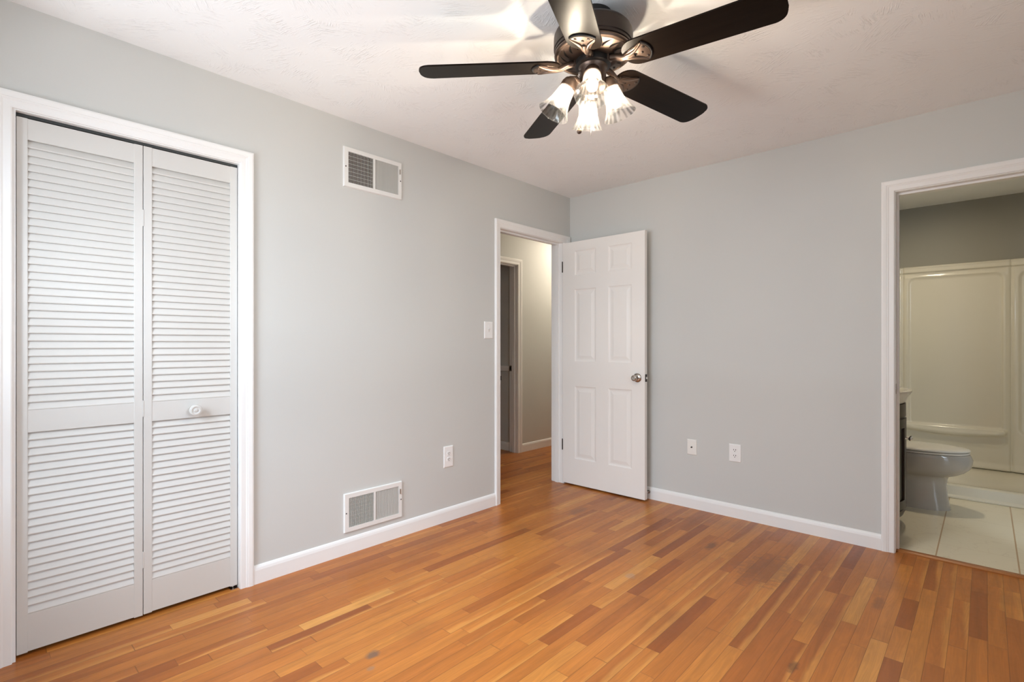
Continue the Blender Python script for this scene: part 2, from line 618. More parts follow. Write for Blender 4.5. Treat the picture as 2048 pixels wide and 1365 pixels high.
def prism(bm, outline, z0, z1, bev=0.0, M=None, mi=0):
    a = [bm.verts.new((x, y, z0)) for x, y in outline]
    b = [bm.verts.new((x, y, z1)) for x, y in outline]
    n = len(a)
    fs = [bm.faces.new(list(reversed(a))), bm.faces.new(b)]
    for i in range(n):
        fs.append(bm.faces.new((a[i], a[(i + 1) % n], b[(i + 1) % n], b[i])))
    for f in fs:
        f.material_index = mi
    vs = a + b
    if bev:
        es = [e for f in fs[:2] for e in f.edges]
        r = bmesh.ops.bevel(bm, geom=es, offset=bev, segments=2, profile=0.7, affect='EDGES')
        vs = list({v for f in r['faces'] for v in f.verts})
        for v in vs:
            for f in v.link_faces:
                f.material_index = mi
        vs = list({w for v in vs for f in v.link_faces for w in f.verts})
    if M:
        bmesh.ops.transform(bm, matrix=M, verts=vs)
    return vs


def sphere(bm, c, r, seg=20, ring=12, mi=0, sx=1, sy=1, sz=1):
    g = bmesh.ops.create_uvsphere(bm, u_segments=seg, v_segments=ring, radius=r)
    bmesh.ops.transform(bm, matrix=Matrix.Translation(c) @ Matrix.Diagonal((sx, sy, sz, 1)), verts=g['verts'])
    for v in g['verts']:
        for f in v.link_faces:
            f.smooth = True
            f.material_index = mi
    return g['verts']


def obj(name, bm, mats, parent=None, smooth_angle=None, world=False):
    bmesh.ops.recalc_face_normals(bm, faces=bm.faces[:])
    me = bpy.data.meshes.new(name)
    bm.to_mesh(me)
    bm.free()
    for m in (mats if isinstance(mats, (list, tuple)) else [mats]):
        me.materials.append(m)
    if smooth_angle:
        for p in me.polygons:
            p.use_smooth = True
        me.set_sharp_from_angle(angle=R(smooth_angle))
    o = bpy.data.objects.new(name, me)
    COL.objects.link(o)
    if parent:
        o.parent = parent
        if world:   # mesh given in world coordinates
            o.matrix_parent_inverse = parent.matrix_world.inverted()
    return o


def tag(o, label, cat, group=None, kind=None):
    o['label'] = label
    o['category'] = cat
    if group:
        o['group'] = group
    if kind:
        o['kind'] = kind
    return o


def empty(name, loc=(0, 0, 0), rz=0.0):
    o = bpy.data.objects.new(name, None)
    COL.objects.link(o)
    o.empty_display_size = 0.05
    o.location = loc
    o.rotation_euler = (0, 0, rz)
    o.matrix_world = Matrix.Translation(loc) @ Matrix.Rotation(rz, 4, 'Z')
    return o


def nb():
    return bmesh.new()


def bxo(name, boxes, m, label, cat, bev=0.0):
    bm = nb()
    for b in boxes:
        box(bm, *b, bev=bev)
    return tag(obj(name, bm, m), label, cat, kind='structure')


# ------------------------------------------------------------------ shell
HC = 2.44
XR, YR = 3.05, -3.86       # right and rear wall planes
T = 0.115
# closet opening y -3.470..-2.647, hall opening y -0.887..-0.088 (rough), bath opening x 2.241..2.95
CL0, CL1, CLH = -3.4415, -2.667, 2.045
HL0, HL1, HLH = -0.868, -0.104, 2.036
BL0, BL1, BLH = 2.262, 2.905, 2.036
J = 0.018

bxo('floor', [(-3.6, 3.2, -4.0, 0.03, -0.08, 0.0), (-3.6, -0.06, 0.03, 2.6, -0.08, 0.0)], FLOORM,
    'orange oak strip floor running through the bedroom and hall', 'floor')
bxo('floor_bathroom', [(1.70, 3.5, 0.083, 2.55, -0.08, 0.004)], TILE, 'cream tile floor of the bathroom', 'floor')
bxo('ceiling', [(-3.6, 3.6, -4.1, 2.6, HC, HC + 0.12)], CEIL, 'white brush-textured ceiling', 'ceiling')
bxo('wall_left', [(-T, 0, YR - T, CL0 - J, 0, HC), (-T, 0, CL0 - J, CL1 + J, CLH + J, HC), (-T, 0, CL1 + J, HL0 - J, 0, HC),
                  (-T, 0, HL0 - J, HL1 + J, HLH + J, HC), (-T, 0, HL1 + J, T, 0, HC), (-T, 0, T, 2.5, 0, HC)], WALL,
    'light grey wall with the louvered closet and the hall doorway', 'wall')
bxo('wall_back', [(0, BL0 - J, 0, T, 0, HC), (BL0 - J, BL1 + J, 0, T, BLH + J, HC), (BL1 + J, XR + T, 0, T, 0, HC)], WALL,
    'light grey wall behind the open panel door, beside the bathroom doorway', 'wall')
WX0, WX1, WZ0, WZ1 = 0.30, 1.70, 0.78, 2.02      # rear window
bxo('wall_rear', [(-T, WX0, YR - T, YR, 0, HC), (WX1, XR + T, YR - T, YR, 0, HC), (WX0, WX1, YR - T, YR, 0, WZ0), (WX0, WX1, YR - T, YR, WZ1, HC)], WALL,
    'light grey rear wall with a window, behind the camera', 'wall')
VY0, VY1 = -3.2, -1.9
bxo('wall_right', [(XR, XR + T, YR, VY0, 0, HC), (XR, XR + T, VY1, 0, 0, HC), (XR, XR + T, VY0, VY1, 0, WZ0), (XR, XR + T, VY0, VY1, WZ1, HC)], WALL,
    'light grey right wall with a window, out of frame', 'wall')
# closet interior
bxo('wall_closet', [(-0.78, -0.70, -3.80, -2.30, 0, HC), (-0.70, -T, -3.80, -3.74, 0, HC), (-0.70, -T, -2.36, -2.30, 0, HC)], WALL,
    'grey inside walls of the closet', 'wall')
# hall: far wall with a doorway, end walls
HX = -1.09
HD0, HD1 = -0.235, 0.527
bxo('wall_hall', [(HX - T, HX, -1.6, HD0 - J, 0, HC), (HX - T, HX, HD0 - J, HD1 + J, HLH + J, HC), (HX - T, HX, HD1 + J, 2.55, 0, HC),
                  (HX, -T, -1.6, -1.5, 0, HC), (HX, -T, 2.45, 2.55, 0, HC)], WALL, 'grey hallway wall seen through the open door', 'wall')
# room across the hall
RY = 0.562
bxo('wall_far_room', [(-3.5, HX - T, RY, RY + 0.1, 0, HC), (-3.6, -3.5, -1.6, RY + 0.1, 0, HC), (-3.5, HX - T, -1.7, -1.6, 0, HC)], WALL,
    'shaded grey wall of the room across the hall', 'wall')
# bathroom shell
BXL, BXR, BYB = 1.83, 3.40, 2.42
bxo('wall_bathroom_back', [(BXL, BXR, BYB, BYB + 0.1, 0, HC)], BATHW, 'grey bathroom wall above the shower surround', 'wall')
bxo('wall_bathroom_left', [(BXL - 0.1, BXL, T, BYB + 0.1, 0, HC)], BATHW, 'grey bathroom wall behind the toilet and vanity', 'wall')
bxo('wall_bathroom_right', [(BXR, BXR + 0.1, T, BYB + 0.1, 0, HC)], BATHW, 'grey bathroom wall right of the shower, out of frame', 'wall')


# --- moulded casings: profile (outward offset, projection)
CAS = [(0.0, 0.0), (0.0, 0.009), (0.004, 0.011), (0.024, 0.0115), (0.030, 0.0145), (0.034, 0.0145), (0.036, 0.0165), (0.052, 0.018), (0.058, 0.0165), (0.060, 0.013), (0.060, 0.0)]


def casing(name, a, b, h, M, label, wl=1.0, wr=1.0, parent=None):
    """U shaped moulding round an opening a..b wide, h high; M maps (s, out, z)"""
    bm = nb()
    cols = []
    for o, t in CAS:
        cols.append([bm.verts.new(M((a - o * wl, t, 0.0))), bm.verts.new(M((a - o * wl, t, h + o))),
                     bm.verts.new(M((b + o * wr, t, h + o))), bm.verts.new(M((b + o * wr, t, 0.0)))])
    for p, q in zip(cols, cols[1:]):
        for i in range(3):
            bm.faces.new((p[i], p[i + 1], q[i + 1], q[i]))
    bm.faces.new([c[0] for c in cols])
    bm.faces.new([c[3] for c in cols])
    o = obj(name, bm, TRIM)
    return tag(o, label, 'door trim', kind='structure')


def on_left(p):
    return (p[1], p[0], p[2])


def on_back(p):
    return (p[0], -p[1], p[2])


def jamb(name, a, b, h, axis, d0, d1, label, stop=None):
    """three lining boards inside an opening (plus a stop bead), axis 'y' or 'x' = run of the wall"""
    bm = nb()
    for s0, s1, z0, z1 in ((a - J, a, 0, h), (b, b + J, 0, h), (a - J, b + J, h, h + J)):
        if axis == 'y':
            box(bm, d0, d1, s0, s1, z0, z1)
        else:
            box(bm, s0, s1, d0, d1, z0, z1)
    if stop:
        e = 0.011
        for s0, s1, z0, z1 in ((a, a + e, 0, h - e), (b - e, b, 0, h - e), (a, b, h - e, h)):
            if axis == 'y':
                box(bm, stop[0], stop[1], s0, s1, z0, z1)
            else:
                box(bm, s0, s1, stop[0], stop[1], z0, z1)
    return tag(obj(name, bm, TRIM), label, 'door frame', kind='structure')


r_ = 0.004
casing('trim_1', CL0 - 0.010, CL1 + 0.001, CLH + r_, on_left, 'white moulded casing round the louvered closet doors')
jamb('trim_2', CL0, CL1, CLH, 'y', -T, 0.0, 'white lining boards inside the closet opening')
casing('trim_3', HL0 - r_, HL1 + r_, HLH + r_, on_left, 'white moulded casing round the hall doorway', wr=1.45, wl=0.85)
hj = jamb('trim_4', HL0, HL1, HLH, 'y', -T, 0.0, 'white door frame of the hall doorway', stop=(-0.075, -0.040))
casing('trim_5', BL0 - r_, BL1 + r_, BLH + r_, on_back, 'white moulded casing round the bathroom doorway')
bj = jamb('trim_6', BL0, BL1, BLH, 'x', 0.0, T, 'white door frame of the bathroom doorway', stop=(0.045, 0.080))
casing('trim_7', HD0 - r_, HD1 + r_, HLH + r_, lambda p: (HX + p[1], p[0], p[2]), 'white casing of the doorway across the hall')
fj = jamb('trim_8', HD0, HD1, HLH, 'y', HX - T, HX, 'white door frame of the doorway across the hall', stop=(HX - 0.07, HX - 0.035))
casing('trim_9', HL0 - r_, HL1 + r_, HLH + r_, lambda p: (-T - p[1], p[0], p[2]), 'white casing on the hall side of the bedroom doorway')
casing('trim_10', BL0 - r_, BL1 + r_, BLH + r_, lambda p: (p[0], T + p[1], p[2]), 'white casing on the bathroom side of its doorway')

# --- baseboards
BP = [(0.0, 0.0), (0.013, 0.0), (0.0125, 0.066), (0.010, 0.078), (0.006, 0.086), (0.0, 0.090)]


def base(name, s0, s1, M, label):
    bm = nb()
    a = [bm.verts.new(M((s0, t, z))) for t, z in BP]
    b = [bm.verts.new(M((s1, t, z))) for t, z in BP]
    n = len(a)
    for i in range(n):
        bm.faces.new((a[i], a[(i + 1) % n], b[(i + 1) % n], b[i]))
    bm.faces.new(a)
    bm.faces.new(list(reversed(b)))
    return tag(obj(name, bm, TRIM), label, 'baseboard', kind='structure')


base('baseboard_left', CL1 + 0.061, HL0 - 0.055, on_left, 'white baseboard under the wall vents between closet and hall door')
base('baseboard_front', YR, CL0 - 0.070, on_left, 'white baseboard left of the closet')
base('baseboard_back', 0.019, BL0 - 0.064, on_back, 'white baseboard between the panel door and the bathroom')
base('baseboard_corner', BL1 + 0.064, XR, on_back, 'white baseboard right of the bathroom doorway')
base('baseboard_rear', 0.0, XR, lambda p: (p[0], YR + p[1], p[2]), 'white baseboard along the rear wall')
base('baseboard_right', YR, 0.0, lambda p: (XR - p[1], p[0], p[2]), 'white baseboard along the right wall')
base('baseboard_hall', HD1 + 0.064, 2.45, lambda p: (HX + p[1], p[0], p[2]), 'white baseboard along the hallway wall')
base('baseboard_far', -3.5, HX - T, lambda p: (p[0], RY - p[1], p[2]), 'white baseboard in the room across the hall')
bm = nb()
box(bm, -3.5, HX - T - 0.001, RY - 0.02, RY, 0.882, 0.938, bev=0.006)
tag(obj('trim_11', bm, TRIM), 'white chair rail in the room across the hall', 'chair rail', kind='structure')
bm = nb()
prism(bm, [(0.0, 0.0), (0.055, 0.0), (0.055, 0.003), (0.045, 0.010), (0.012, 0.012), (0.0, 0.006)], BL0, BL1,
      M=Matrix(((0, 0, 1, 0), (1, 0, 0, 0.03), (0, 1, 0, 0), (0, 0, 0, 1))))
TH = mat('oak_threshold', (0.36, 0.13, 0.032), 0.35, var=0.06)
tag(obj('trim_12', bm, TH), 'oak threshold strip between wood floor and bathroom tile', 'threshold', kind='structure')

# strike plates on the frames
bm = nb()
prism(bm, [(0.016 * math.cos(t) * (1 if abs(math.cos(t)) < 2 else 1), 0.030 * math.sin(t)) for t in [2 * PI * i / 20 for i in range(20)]], 0, 0.002,
      M=Matrix(((0, 0, 1, BL0), (1, 0, 0, 0.022), (0, 1, 0, 0.925), (0, 0, 0, 1))))
obj('strike_plate', bm, NICKEL, bj)
bm = nb()
box(bm, -0.032, -0.004, HL0, HL0 + 0.002, 0.90, 0.957, bev=0.0006)
box(bm, -0.004, 0.012, HL0 - 0.001, HL0 + 0.004, 0.912, 0.945, bev=0.0015)
obj('strike_plate', bm, BRONZED, hj)
bm = nb()
box(bm, HX - 0.118, HX - 0.085, HD1 - 0.002, HD1, 0.885, 0.945, bev=0.0006)
obj('strike_plate', bm, NICKEL, fj)
bm = nb()
box(bm, HX - 0.108, HX - 0.096, HD1 - 0.0025, HD1 - 0.0015, 0.90, 0.93)
obj('strike_slot', bm, HOLE, fj)


# --- windows behind the camera
def window(name, a, b, M, label):
    w = tag(empty(name, M(((a + b) / 2, 0, WZ0))), label, 'window', kind='structure')

    def bb(bm, s0, s1, t0, t1, z0, z1):
        vs = box(bm, s0, s1, t0, t1, z0, z1)
        for v in vs:
            v.co = M(v.co)
    bm = nb()
    for s0, s1, z0, z1 in ((a, a + 0.04, WZ0, WZ1), (b - 0.04, b, WZ0, WZ1), (a + 0.04, b - 0.04, WZ0, WZ0 + 0.04), (a + 0.04, b - 0.04, WZ1 - 0.04, WZ1)):
        bb(bm, s0, s1, -0.10, -0.005, z0, z1)
    for s0, s1, z0, z1 in ((a - 0.06, a, WZ0 - 0.06, WZ1 + 0.06), (b, b + 0.06, WZ0 - 0.06, WZ1 + 0.06), (a, b, WZ0 - 0.06, WZ0), (a, b, WZ1, WZ1 + 0.06)):
        bb(bm, s0, s1, 0.0, 0.015, z0, z1)
    obj('window_frame', bm, TRIM, w, world=True)
    bm = nb()
    zm = (WZ0 + WZ1) / 2
    bb(bm, a + 0.04, b - 0.04, -0.07, -0.04, zm - 0.02, zm + 0.02)
    obj('sash_rail', bm, TRIM, w, world=True)
    for z0, z1 in ((WZ0 + 0.04, zm - 0.02), (zm + 0.02, WZ1 - 0.04)):
        bm = nb()
        bb(bm, a + 0.04, b - 0.04, -0.058, -0.054, z0, z1)
        obj('pane', bm, PANE, w, world=True)


window('window_1', WX0, WX1, lambda p: (p[0], YR + p[1], p[2]), 'white framed window in the rear wall behind the camera')
window('window_2', VY0, VY1, lambda p: (XR - p[1], p[0], p[2]), 'white framed window in the right wall out of frame')

# ------------------------------------------------------------------ closet bifold doors
door2 = tag(empty('door_1', (-0.034, (CL0 + CL1) / 2, 0.0)), 'white louvered bifold closet doors with one round white knob', 'closet door', kind='structure')
LX = -0.020      # front face plane


def leaf(y0, y1, z0, knob=None):
    zt, z1, z2, z3 = 2.030, 1.950, 0.926, 0.842
    z4 = 0.155
    sl = 0.031
    bm = nb()
    th = 0.028
    box(bm, LX - th, LX, y0, y0 + sl, z0, zt, bev=0.002)
    box(bm, LX - th, LX, y1 - sl, y1, z0, zt, bev=0.002)
    e = 0.0004
    for a, b in ((z1, zt - 0.001), (z3, z2), (z0 + 0.003, z4)):
        box(bm, LX - th + 0.002, LX - 0.0012, y0 + sl - 0.001, y1 - sl + 0.001, a, b, bev=0.001)
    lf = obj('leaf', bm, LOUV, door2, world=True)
    for a, b, n in ((z2, z1, 35), (z4, z3, 23)):
        bm = nb()
        p = (b - a) / n
        for k in range(n):
            zb = a + k * p
            # slat: lower edge forward, upper edge back, overlapping the one above
            xo, xi = LX - 0.002, LX - 0.0165
            pr = [(xo, zb + 0.0005), (xo + 0.0008, zb + 0.004), (xi + 0.004, zb + p + 0.010), (xi, zb + p + 0.008), (xo - 0.005, zb - 0.001)]
            if k == n - 1:
                pr[2] = (xo - 0.0125, zb + p - 0.0005)
                pr[3] = (xi + 0.001, zb + p - 0.0005)
            r0 = [(x, y0 + sl - 0.001, z) for x, z in pr]
            r1 = [(x, y1 - sl + 0.001, z) for x, z in pr]
            loft(bm, [r0, r1], smooth=False)
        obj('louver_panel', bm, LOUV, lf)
    # hinges along the fold
    if knob:
        bm = nb()
        M = Matrix.Translation((LX - 0.001, knob[0], knob[1])) @ Matrix.Rotation(R(90), 4, 'Y') @ Matrix.Diagonal((1.3, 1.3, 1.2, 1))
        lathe(bm, [(0.009, 0), (0.008, 0.012), (0.012, 0.017), (0.0185, 0.021), (0.020, 0.026), (0.0185, 0.030), (0.013, 0.0315), (0.012, 0.0305), (0.006, 0.0305), (0.005, 0.0325), (0.001, 0.033)], 32, M)
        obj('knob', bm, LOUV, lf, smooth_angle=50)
    return lf


la = leaf(-3.4385, -3.0478, 0.012)
lb = leaf(-3.0455, -2.670, 0.014, knob=(-2.856, 0.878))
bm = nb()
for z in (1.72, 0.90, 0.25):
    box(bm, LX - 0.004, LX + 0.0015, -3.0485, -3.0448, z - 0.035, z + 0.035)
obj('hinge', bm, LOUV, door2, world=True)
bm = nb()
box(bm, -0.056, -0.026, CL0 + 0.001, CL1 - 0.001, 2.0335, CLH - 0.0005)
obj('track', bm, mat('track_metal', (0.05, 0.055, 0.055), 0.5, 0.4), door2, world=True)
bm = nb()
for y in (-3.405, -2.70):
    tube(bm, [(-0.034, y, 2.026), (-0.034, y, 2.036)], 0.005)
obj('pivot', bm, NICKEL, door2, world=True)
bm = nb()
box(bm, -0.045, -0.012, CL1 - 0.034, CL1 - 0.001, 0.0, 0.003)
tube(bm, [(-0.034, CL1 - 0.018, 0.002), (-0.034, CL1 - 0.018, 0.016)], 0.005)
obj('floor_bracket', bm, NICKEL, door2, world=True)

# ------------------------------------------------------------------ six panel door
DW, DT = 0.764, 0.035
DZ0, DZ1 = 0.013, 2.031
d1 = tag(empty('door_2', (0.004, -0.090, 0.0)), 'white six-panel door standing open against the grey wall', 'door', kind='structure')


def panel_door():
    bm = nb()
    xs = [0.0, 0.125, 0.332, 0.448, 0.655, DW]
    zs = [DZ0, 0.228, 0.830, 1.037, 1.634, 1.752, 1.952, DZ1]
    for side in (-1, 1):
        yf = side * DT / 2

        def q(pts):
            vs = [bm.verts.new((x, yf - side * d, z)) for x, z, d in pts]
            bm.faces.new(vs)
        for i in range(5):
            for j in range(7):
                x0, x1, z0, z1 = xs[i], xs[i + 1], zs[j], zs[j + 1]
                if i in (1, 3) and j in (1, 3, 5):
                    steps = [(0.0, 0.0), (0.004, 0.003), (0.011, 0.0048), (0.016, 0.0052), (0.022, 0.005), (0.042, 0.0018), (0.045, 0.001)]
                    for (o0, d0), (o1, d1_) in zip(steps, steps[1:]):
                        A = [(x0 + o0, z0 + o0), (x1 - o0, z0 + o0), (x1 - o0, z1 - o0), (x0 + o0, z1 - o0)]
                        B = [(x0 + o1, z0 + o1), (x1 - o1, z0 + o1), (x1 - o1, z1 - o1), (x0 + o1, z1 - o1)]
                        for k in range(4):
                            l = (k + 1) % 4
                            q([(*A[k], d0), (*A[l], d0), (*B[l], d1_), (*B[k], d1_)])
                    o, d = steps[-1]
                    q([(x0 + o, z0 + o, d), (x1 - o, z0 + o, d), (x1 - o, z1 - o, d), (x0 + o, z1 - o, d)])
                else:
                    q([(x0, z0, 0), (x1, z0, 0), (x1, z1, 0), (x0, z1, 0)])
    h = DT / 2
    for pts in (((0, -h, DZ0), (0, h, DZ0), (0, h, DZ1), (0, -h, DZ1)), ((DW, -h, DZ0), (DW, -h, DZ1), (DW, h, DZ1), (DW, h, DZ0)),
                ((0, -h, DZ0), (DW, -h, DZ0), (DW, h, DZ0), (0, h, DZ0)), ((0, -h, DZ1), (0, h, DZ1), (DW, h, DZ1), (DW, -h, DZ1))):
        bm.faces.new([bm.verts.new(p) for p in pts])
    bmesh.ops.remove_doubles(bm, verts=bm.verts[:], dist=1e-5)
    return bm


obj('slab', panel_door(), DOORP, d1)
KP = [(0.034, 0.0), (0.0345, 0.003), (0.031, 0.008), (0.022, 0.012), (0.013, 0.014), (0.011, 0.022), (0.011, 0.030), (0.016, 0.034), (0.0215, 0.040), (0.0235, 0.047), (0.0225, 0.054), (0.019, 0.059), (0.016, 0.060), (0.0145, 0.057), (0.002, 0.056)]
for s in (-1, 1):
    bm = nb()
    lathe(bm, KP, 32, Matrix.Translation((DW - 0.062, s * DT / 2, 0.925)) @ Matrix.Rotation(R(90) if s < 0 else R(-90), 4, 'X'))
    k = obj('door_knob', bm, NICKEL, d1, smooth_angle=40)
bm = nb()
box(bm, DW, DW + 0.0015, -0.012, 0.012, 0.897, 0.953)
lt = obj('latch_plate', bm, BRONZED, d1)
bm = nb()
box(bm, DW + 0.0015, DW + 0.011, -0.007, 0.006, 0.917, 0.934, bev=0.002)
obj('latch_bolt', bm, CHROME, lt)
for z in (1.83, 0.33):
    bm = nb()
    tube(bm, [(-0.003, -DT / 2 - 0.001, z - 0.044), (-0.003, -DT / 2 - 0.001, z + 0.044)], 0.0042)
    box(bm, -0.003, 0.003, -DT / 2, DT / 2 - 0.006, z - 0.043, z + 0.043)
    sphere(bm, (-0.003, -DT / 2 - 0.001, z + 0.045), 0.0045, 12, 8)
    obj('hinge', bm, BRONZED, d1, smooth_angle=40)

# door stop on the baseboard behind the door
ds = tag(empty('door_stop', (0.752, -0.013, 0.055)), 'small black-tipped door stop on the baseboard behind the open door', 'door stop')
bm = nb()
lathe(bm, [(0.012, 0.0), (0.012, 0.003), (0.005, 0.005), (0.005, 0.040)], 16, Matrix.Rotation(R(90), 4, 'X'))
obj('rod', bm, NICKEL, ds, smooth_angle=40)
bm = nb()
lathe(bm, [(0.006, 0.038), (0.009, 0.041), (0.009, 0.051), (0.007, 0.055)], 16, Matrix.Rotation(R(90), 4, 'X'))
obj('tip', bm, RUBBER, ds, smooth_angle=40)


# ------------------------------------------------------------------ wall vents
def vent(y0, y1, z0, z1, label, backing, dark_back):
    """register on the left wall; local frame y along wall, x out"""
    t = tag(empty('wall_vent', (0.0, (y0 + y1) / 2, z0)), label, 'vent', 'air vents on the left wall')
    w, h = (y1 - y0) / 2, z1 - z0
    bl, bt = 0.027, 0.027
    bm = nb()
    fx = 0.011
    # frame as bevelled ring
    for a, b, c, d in ((-w, -w + bl, 0, h), (w - bl, w, 0, h), (-w + bl, w - bl, 0, bt), (-w + bl, w - bl, h - bt, h)):
        vs = [bm.verts.new(p) for p in ((0, a, c), (0, b, c), (0, b, d), (0, a, d), (fx, a + (0.004 if a == -w else 0), c + (0.004 if c == 0 else 0)), (fx, b - (0.004 if b == w else 0), c + (0.004 if c == 0 else 0)),
                                        (fx, b - (0.004 if b == w else 0), d - (0.004 if d == h else 0)), (fx, a + (0.004 if a == -w else 0), d - (0.004 if d == h else 0)))]
        for q in ((0, 3, 2, 1), (4, 5, 6, 7), (0, 1, 5, 4), (1, 2, 6, 5), (2, 3, 7, 6), (3, 0, 4, 7)):
            bm.faces.new([vs[i] for i in q])
    box(bm, 0.003, fx, -0.006, 0.006, bt, h - bt)
    obj('frame', bm, VENTM, t)
    iw = w - bl
    n = 19
    for s in (-1, 1):
        bm = nb()
        a, b = (-iw, -0.006) if s < 0 else (0.006, iw)
        p = (b - a) / n
        ang = R(26) if s < 0 else R(-24)     # left bank turned towards the camera side, right bank away
        for k in range(n):
            c = a + (k + 0.5) * p
            L = 0.0085 if s < 0 else 0.0074
            dx, dy = math.cos(ang) * L / 2, -math.sin(ang) * L / 2
            th_ = 0.0008 if s < 0 else 0.0005
            tx, ty = math.sin(ang) * th_, math.cos(ang) * th_
            xc = 0.0062
            out = [(xc - dx - tx, c - dy - ty), (xc + dx - tx, c + dy - ty), (xc + dx + tx, c + dy + ty), (xc - dx + tx, c - dy + ty)]
            prism(bm, out, bt - 0.001, h - bt + 0.001)
        if s < 0:      # wire crossbars
            for k in range(1, 8):
                z = bt + (h - 2 * bt) * k / 8
                box(bm, 0.0035, 0.0048, a, b, z - 0.0007, z + 0.0007)
        obj('fin_bank', bm, FINM, t)
    bm = nb()
    box(bm, 0.0006, 0.0014, -iw - 0.002, 0.0, bt - 0.002, h - bt + 0.002)
    obj('back_plate', bm, DUCT if dark_back else backing, t)  # flat plate on the wall; the dark one replaces a shaded duct recess
    bm = nb()
    box(bm, 0.0006, 0.0014, 0.0, iw + 0.002, bt - 0.002, h - bt + 0.002)
    if dark_back:
        pass
    obj('damper', bm, DAMP, t)
    if dark_back:
        bm = nb()
        box(bm, 0.0014, 0.0018, iw * 0.40, iw * 0.45, bt + 0.02, h - bt - 0.02)  # dark strip laid on the damper in place of an open gap
        obj('damper_gap', bm, HOLE, t)
    bm = nb()
    box(bm, fx, fx + 0.006, w - 0.019, w - 0.015, h - 0.075, h - 0.045, bev=0.001)
    obj('lever', bm, NICKEL, t)
    for y, zz in ((-w + 0.012, h * 0.5), (w - 0.011, h * 0.5)):
        bm = nb()
        lathe(bm, [(0.0038, 0), (0.0034, 0.0016), (0.001, 0.002)], 14, Matrix.Translation((fx, y, zz)) @ Matrix.Rotation(R(90), 4, 'Y'))
        obj('screw', bm, BRONZED, t)
    return t


vent(-2.127, -1.740, 2.060, 2.288, 'white wall vent high on the wall below the ceiling, dark behind its left half', DAMP, True)
vent(-2.124, -1.737, 0.119, 0.339, 'white wall vent low on the wall just above the baseboard', mat('dusty_damper', (0.52, 0.54, 0.52), 0.5, 0.0, bump=(60, 0.4), var=0.1), False)


# ------------------------------------------------------------------ switch and outlets
def plate_bm(w, h):
    bm = nb()
    pr = []
    for a, b, d in ((w / 2, h / 2, 0), (w / 2, h / 2, 0.003), (w / 2 - 0.003, h / 2 - 0.003, 0.0055), (w / 2 - 0.006, h / 2 - 0.006, 0.006)):
        pr.append([(-a, d, -b), (a, d, -b), (a, d, b), (-a, d, b)])
    loft(bm, pr, smooth=False)
    return bm       # local: x along wall, y out, z up


def wall_thing(name, on, s, z, label, cat, group=None):
    if on == 'left':
        t = empty(name, (0.0, s, z), R(-90))     # local +y -> world +x
    else:
        t = empty(name, (s, 0.0, z), R(180))     # local +y -> world -y
    return tag(t, label, cat, group)


def receptacle(t, zc):
    bm = nb()
    out = []
    for i in range(32):
        a = 2 * PI * i / 32
        x, y = 0.0172 * math.cos(a), 0.0172 * math.sin(a)
        out.append((x, max(-0.0143, min(0.0143, y))))
    prism(bm, out, 0.0055, 0.0085, M=Matrix(((1, 0, 0, 0), (0, 0, 1, 0), (0, 1, 0, zc), (0, 0, 0, 1))))
    f = obj('receptacle', bm, PLAST, t)
    bm = nb()
    box(bm, -0.0085, -0.0052, 0.0084, 0.0088, zc + 0.000, zc + 0.0085)
    box(bm, 0.0052, 0.0085, 0.0084, 0.0088, zc + 0.000, zc + 0.0080)
    lathe(bm, [(0.0028, 0.0084), (0.0028, 0.0088)], 12, Matrix.Translation((0, 0, zc - 0.0065)) @ Matrix.Rotation(R(-90), 4, 'X'))
    obj('slots', bm, HOLE, f)


def outlet(on, s, z, w, h, label):
    t = wall_thing('power_outlet', on, s, z, label, 'outlet', 'duplex wall outlets')
    obj('cover_plate', plate_bm(w, h), PLAST, t)
    receptacle(t, 0.0195)
    receptacle(t, -0.0195)
    bm = nb()
    lathe(bm, [(0.0028, 0.006), (0.0024, 0.0072)], 12, Matrix.Rotation(R(-90), 4, 'X'))
    obj('screw', bm, PLAST, t)


outlet('left', -1.364, 0.428, 0.080, 0.140, 'white duplex outlet on the left wall between low vent and hall door')
outlet('back', 1.385, 0.438, 0.079, 0.120, 'white duplex outlet on the back wall, nearer the bathroom doorway')
t = wall_thing('cable_jack', 'back', 1.084, 0.438, 'white cable plate with a small metal jack on the back wall beside the panel door', 'cable outlet')
obj('cover_plate', plate_bm(0.071, 0.110), mat('ivory_plastic', (0.84, 0.83, 0.79), 0.32), t)
bm = nb()
lathe(bm, [(0.0055, 0.005), (0.0055, 0.008), (0.0045, 0.0082), (0.0045, 0.016)], 12, Matrix.Rotation(R(-90), 4, 'X'))
obj('jack', bm, BRONZED, t, smooth_angle=40)
for zz in (0.03, -0.03):
    bm = nb()
    lathe(bm, [(0.0028, 0.006), (0.0024, 0.0072)], 12, Matrix.Translation((0, 0, zz)) @ Matrix.Rotation(R(-90), 4, 'X'))
    obj('screw', bm, PLAST, t)
t = wall_thing('light_switch', 'left', -0.989, 1.280, 'white light switch on the left wall beside the hall doorway', 'light switch')
obj('cover_plate', plate_bm(0.084, 0.122), PLAST, t)
bm = nb()
box(bm, -0.006, 0.006, 0.005, 0.0075, -0.013, 0.013, bev=0.001)
box(bm, -0.004, 0.004, 0.006, 0.016, 0.001, 0.009, bev=0.0015, M=Matrix.Rotation(R(15), 4, 'X'))
obj('toggle', bm, mat('switch_grey', (0.68, 0.67, 0.65), 0.35), t)
for zz in (0.03, -0.03):
    bm = nb()
    lathe(bm, [(0.0028, 0.006), (0.0024, 0.0072)], 12, Matrix.Translation((0, 0, zz)) @ Matrix.Rotation(R(-90), 4, 'X'))
    obj('screw', bm, PLAST, t)

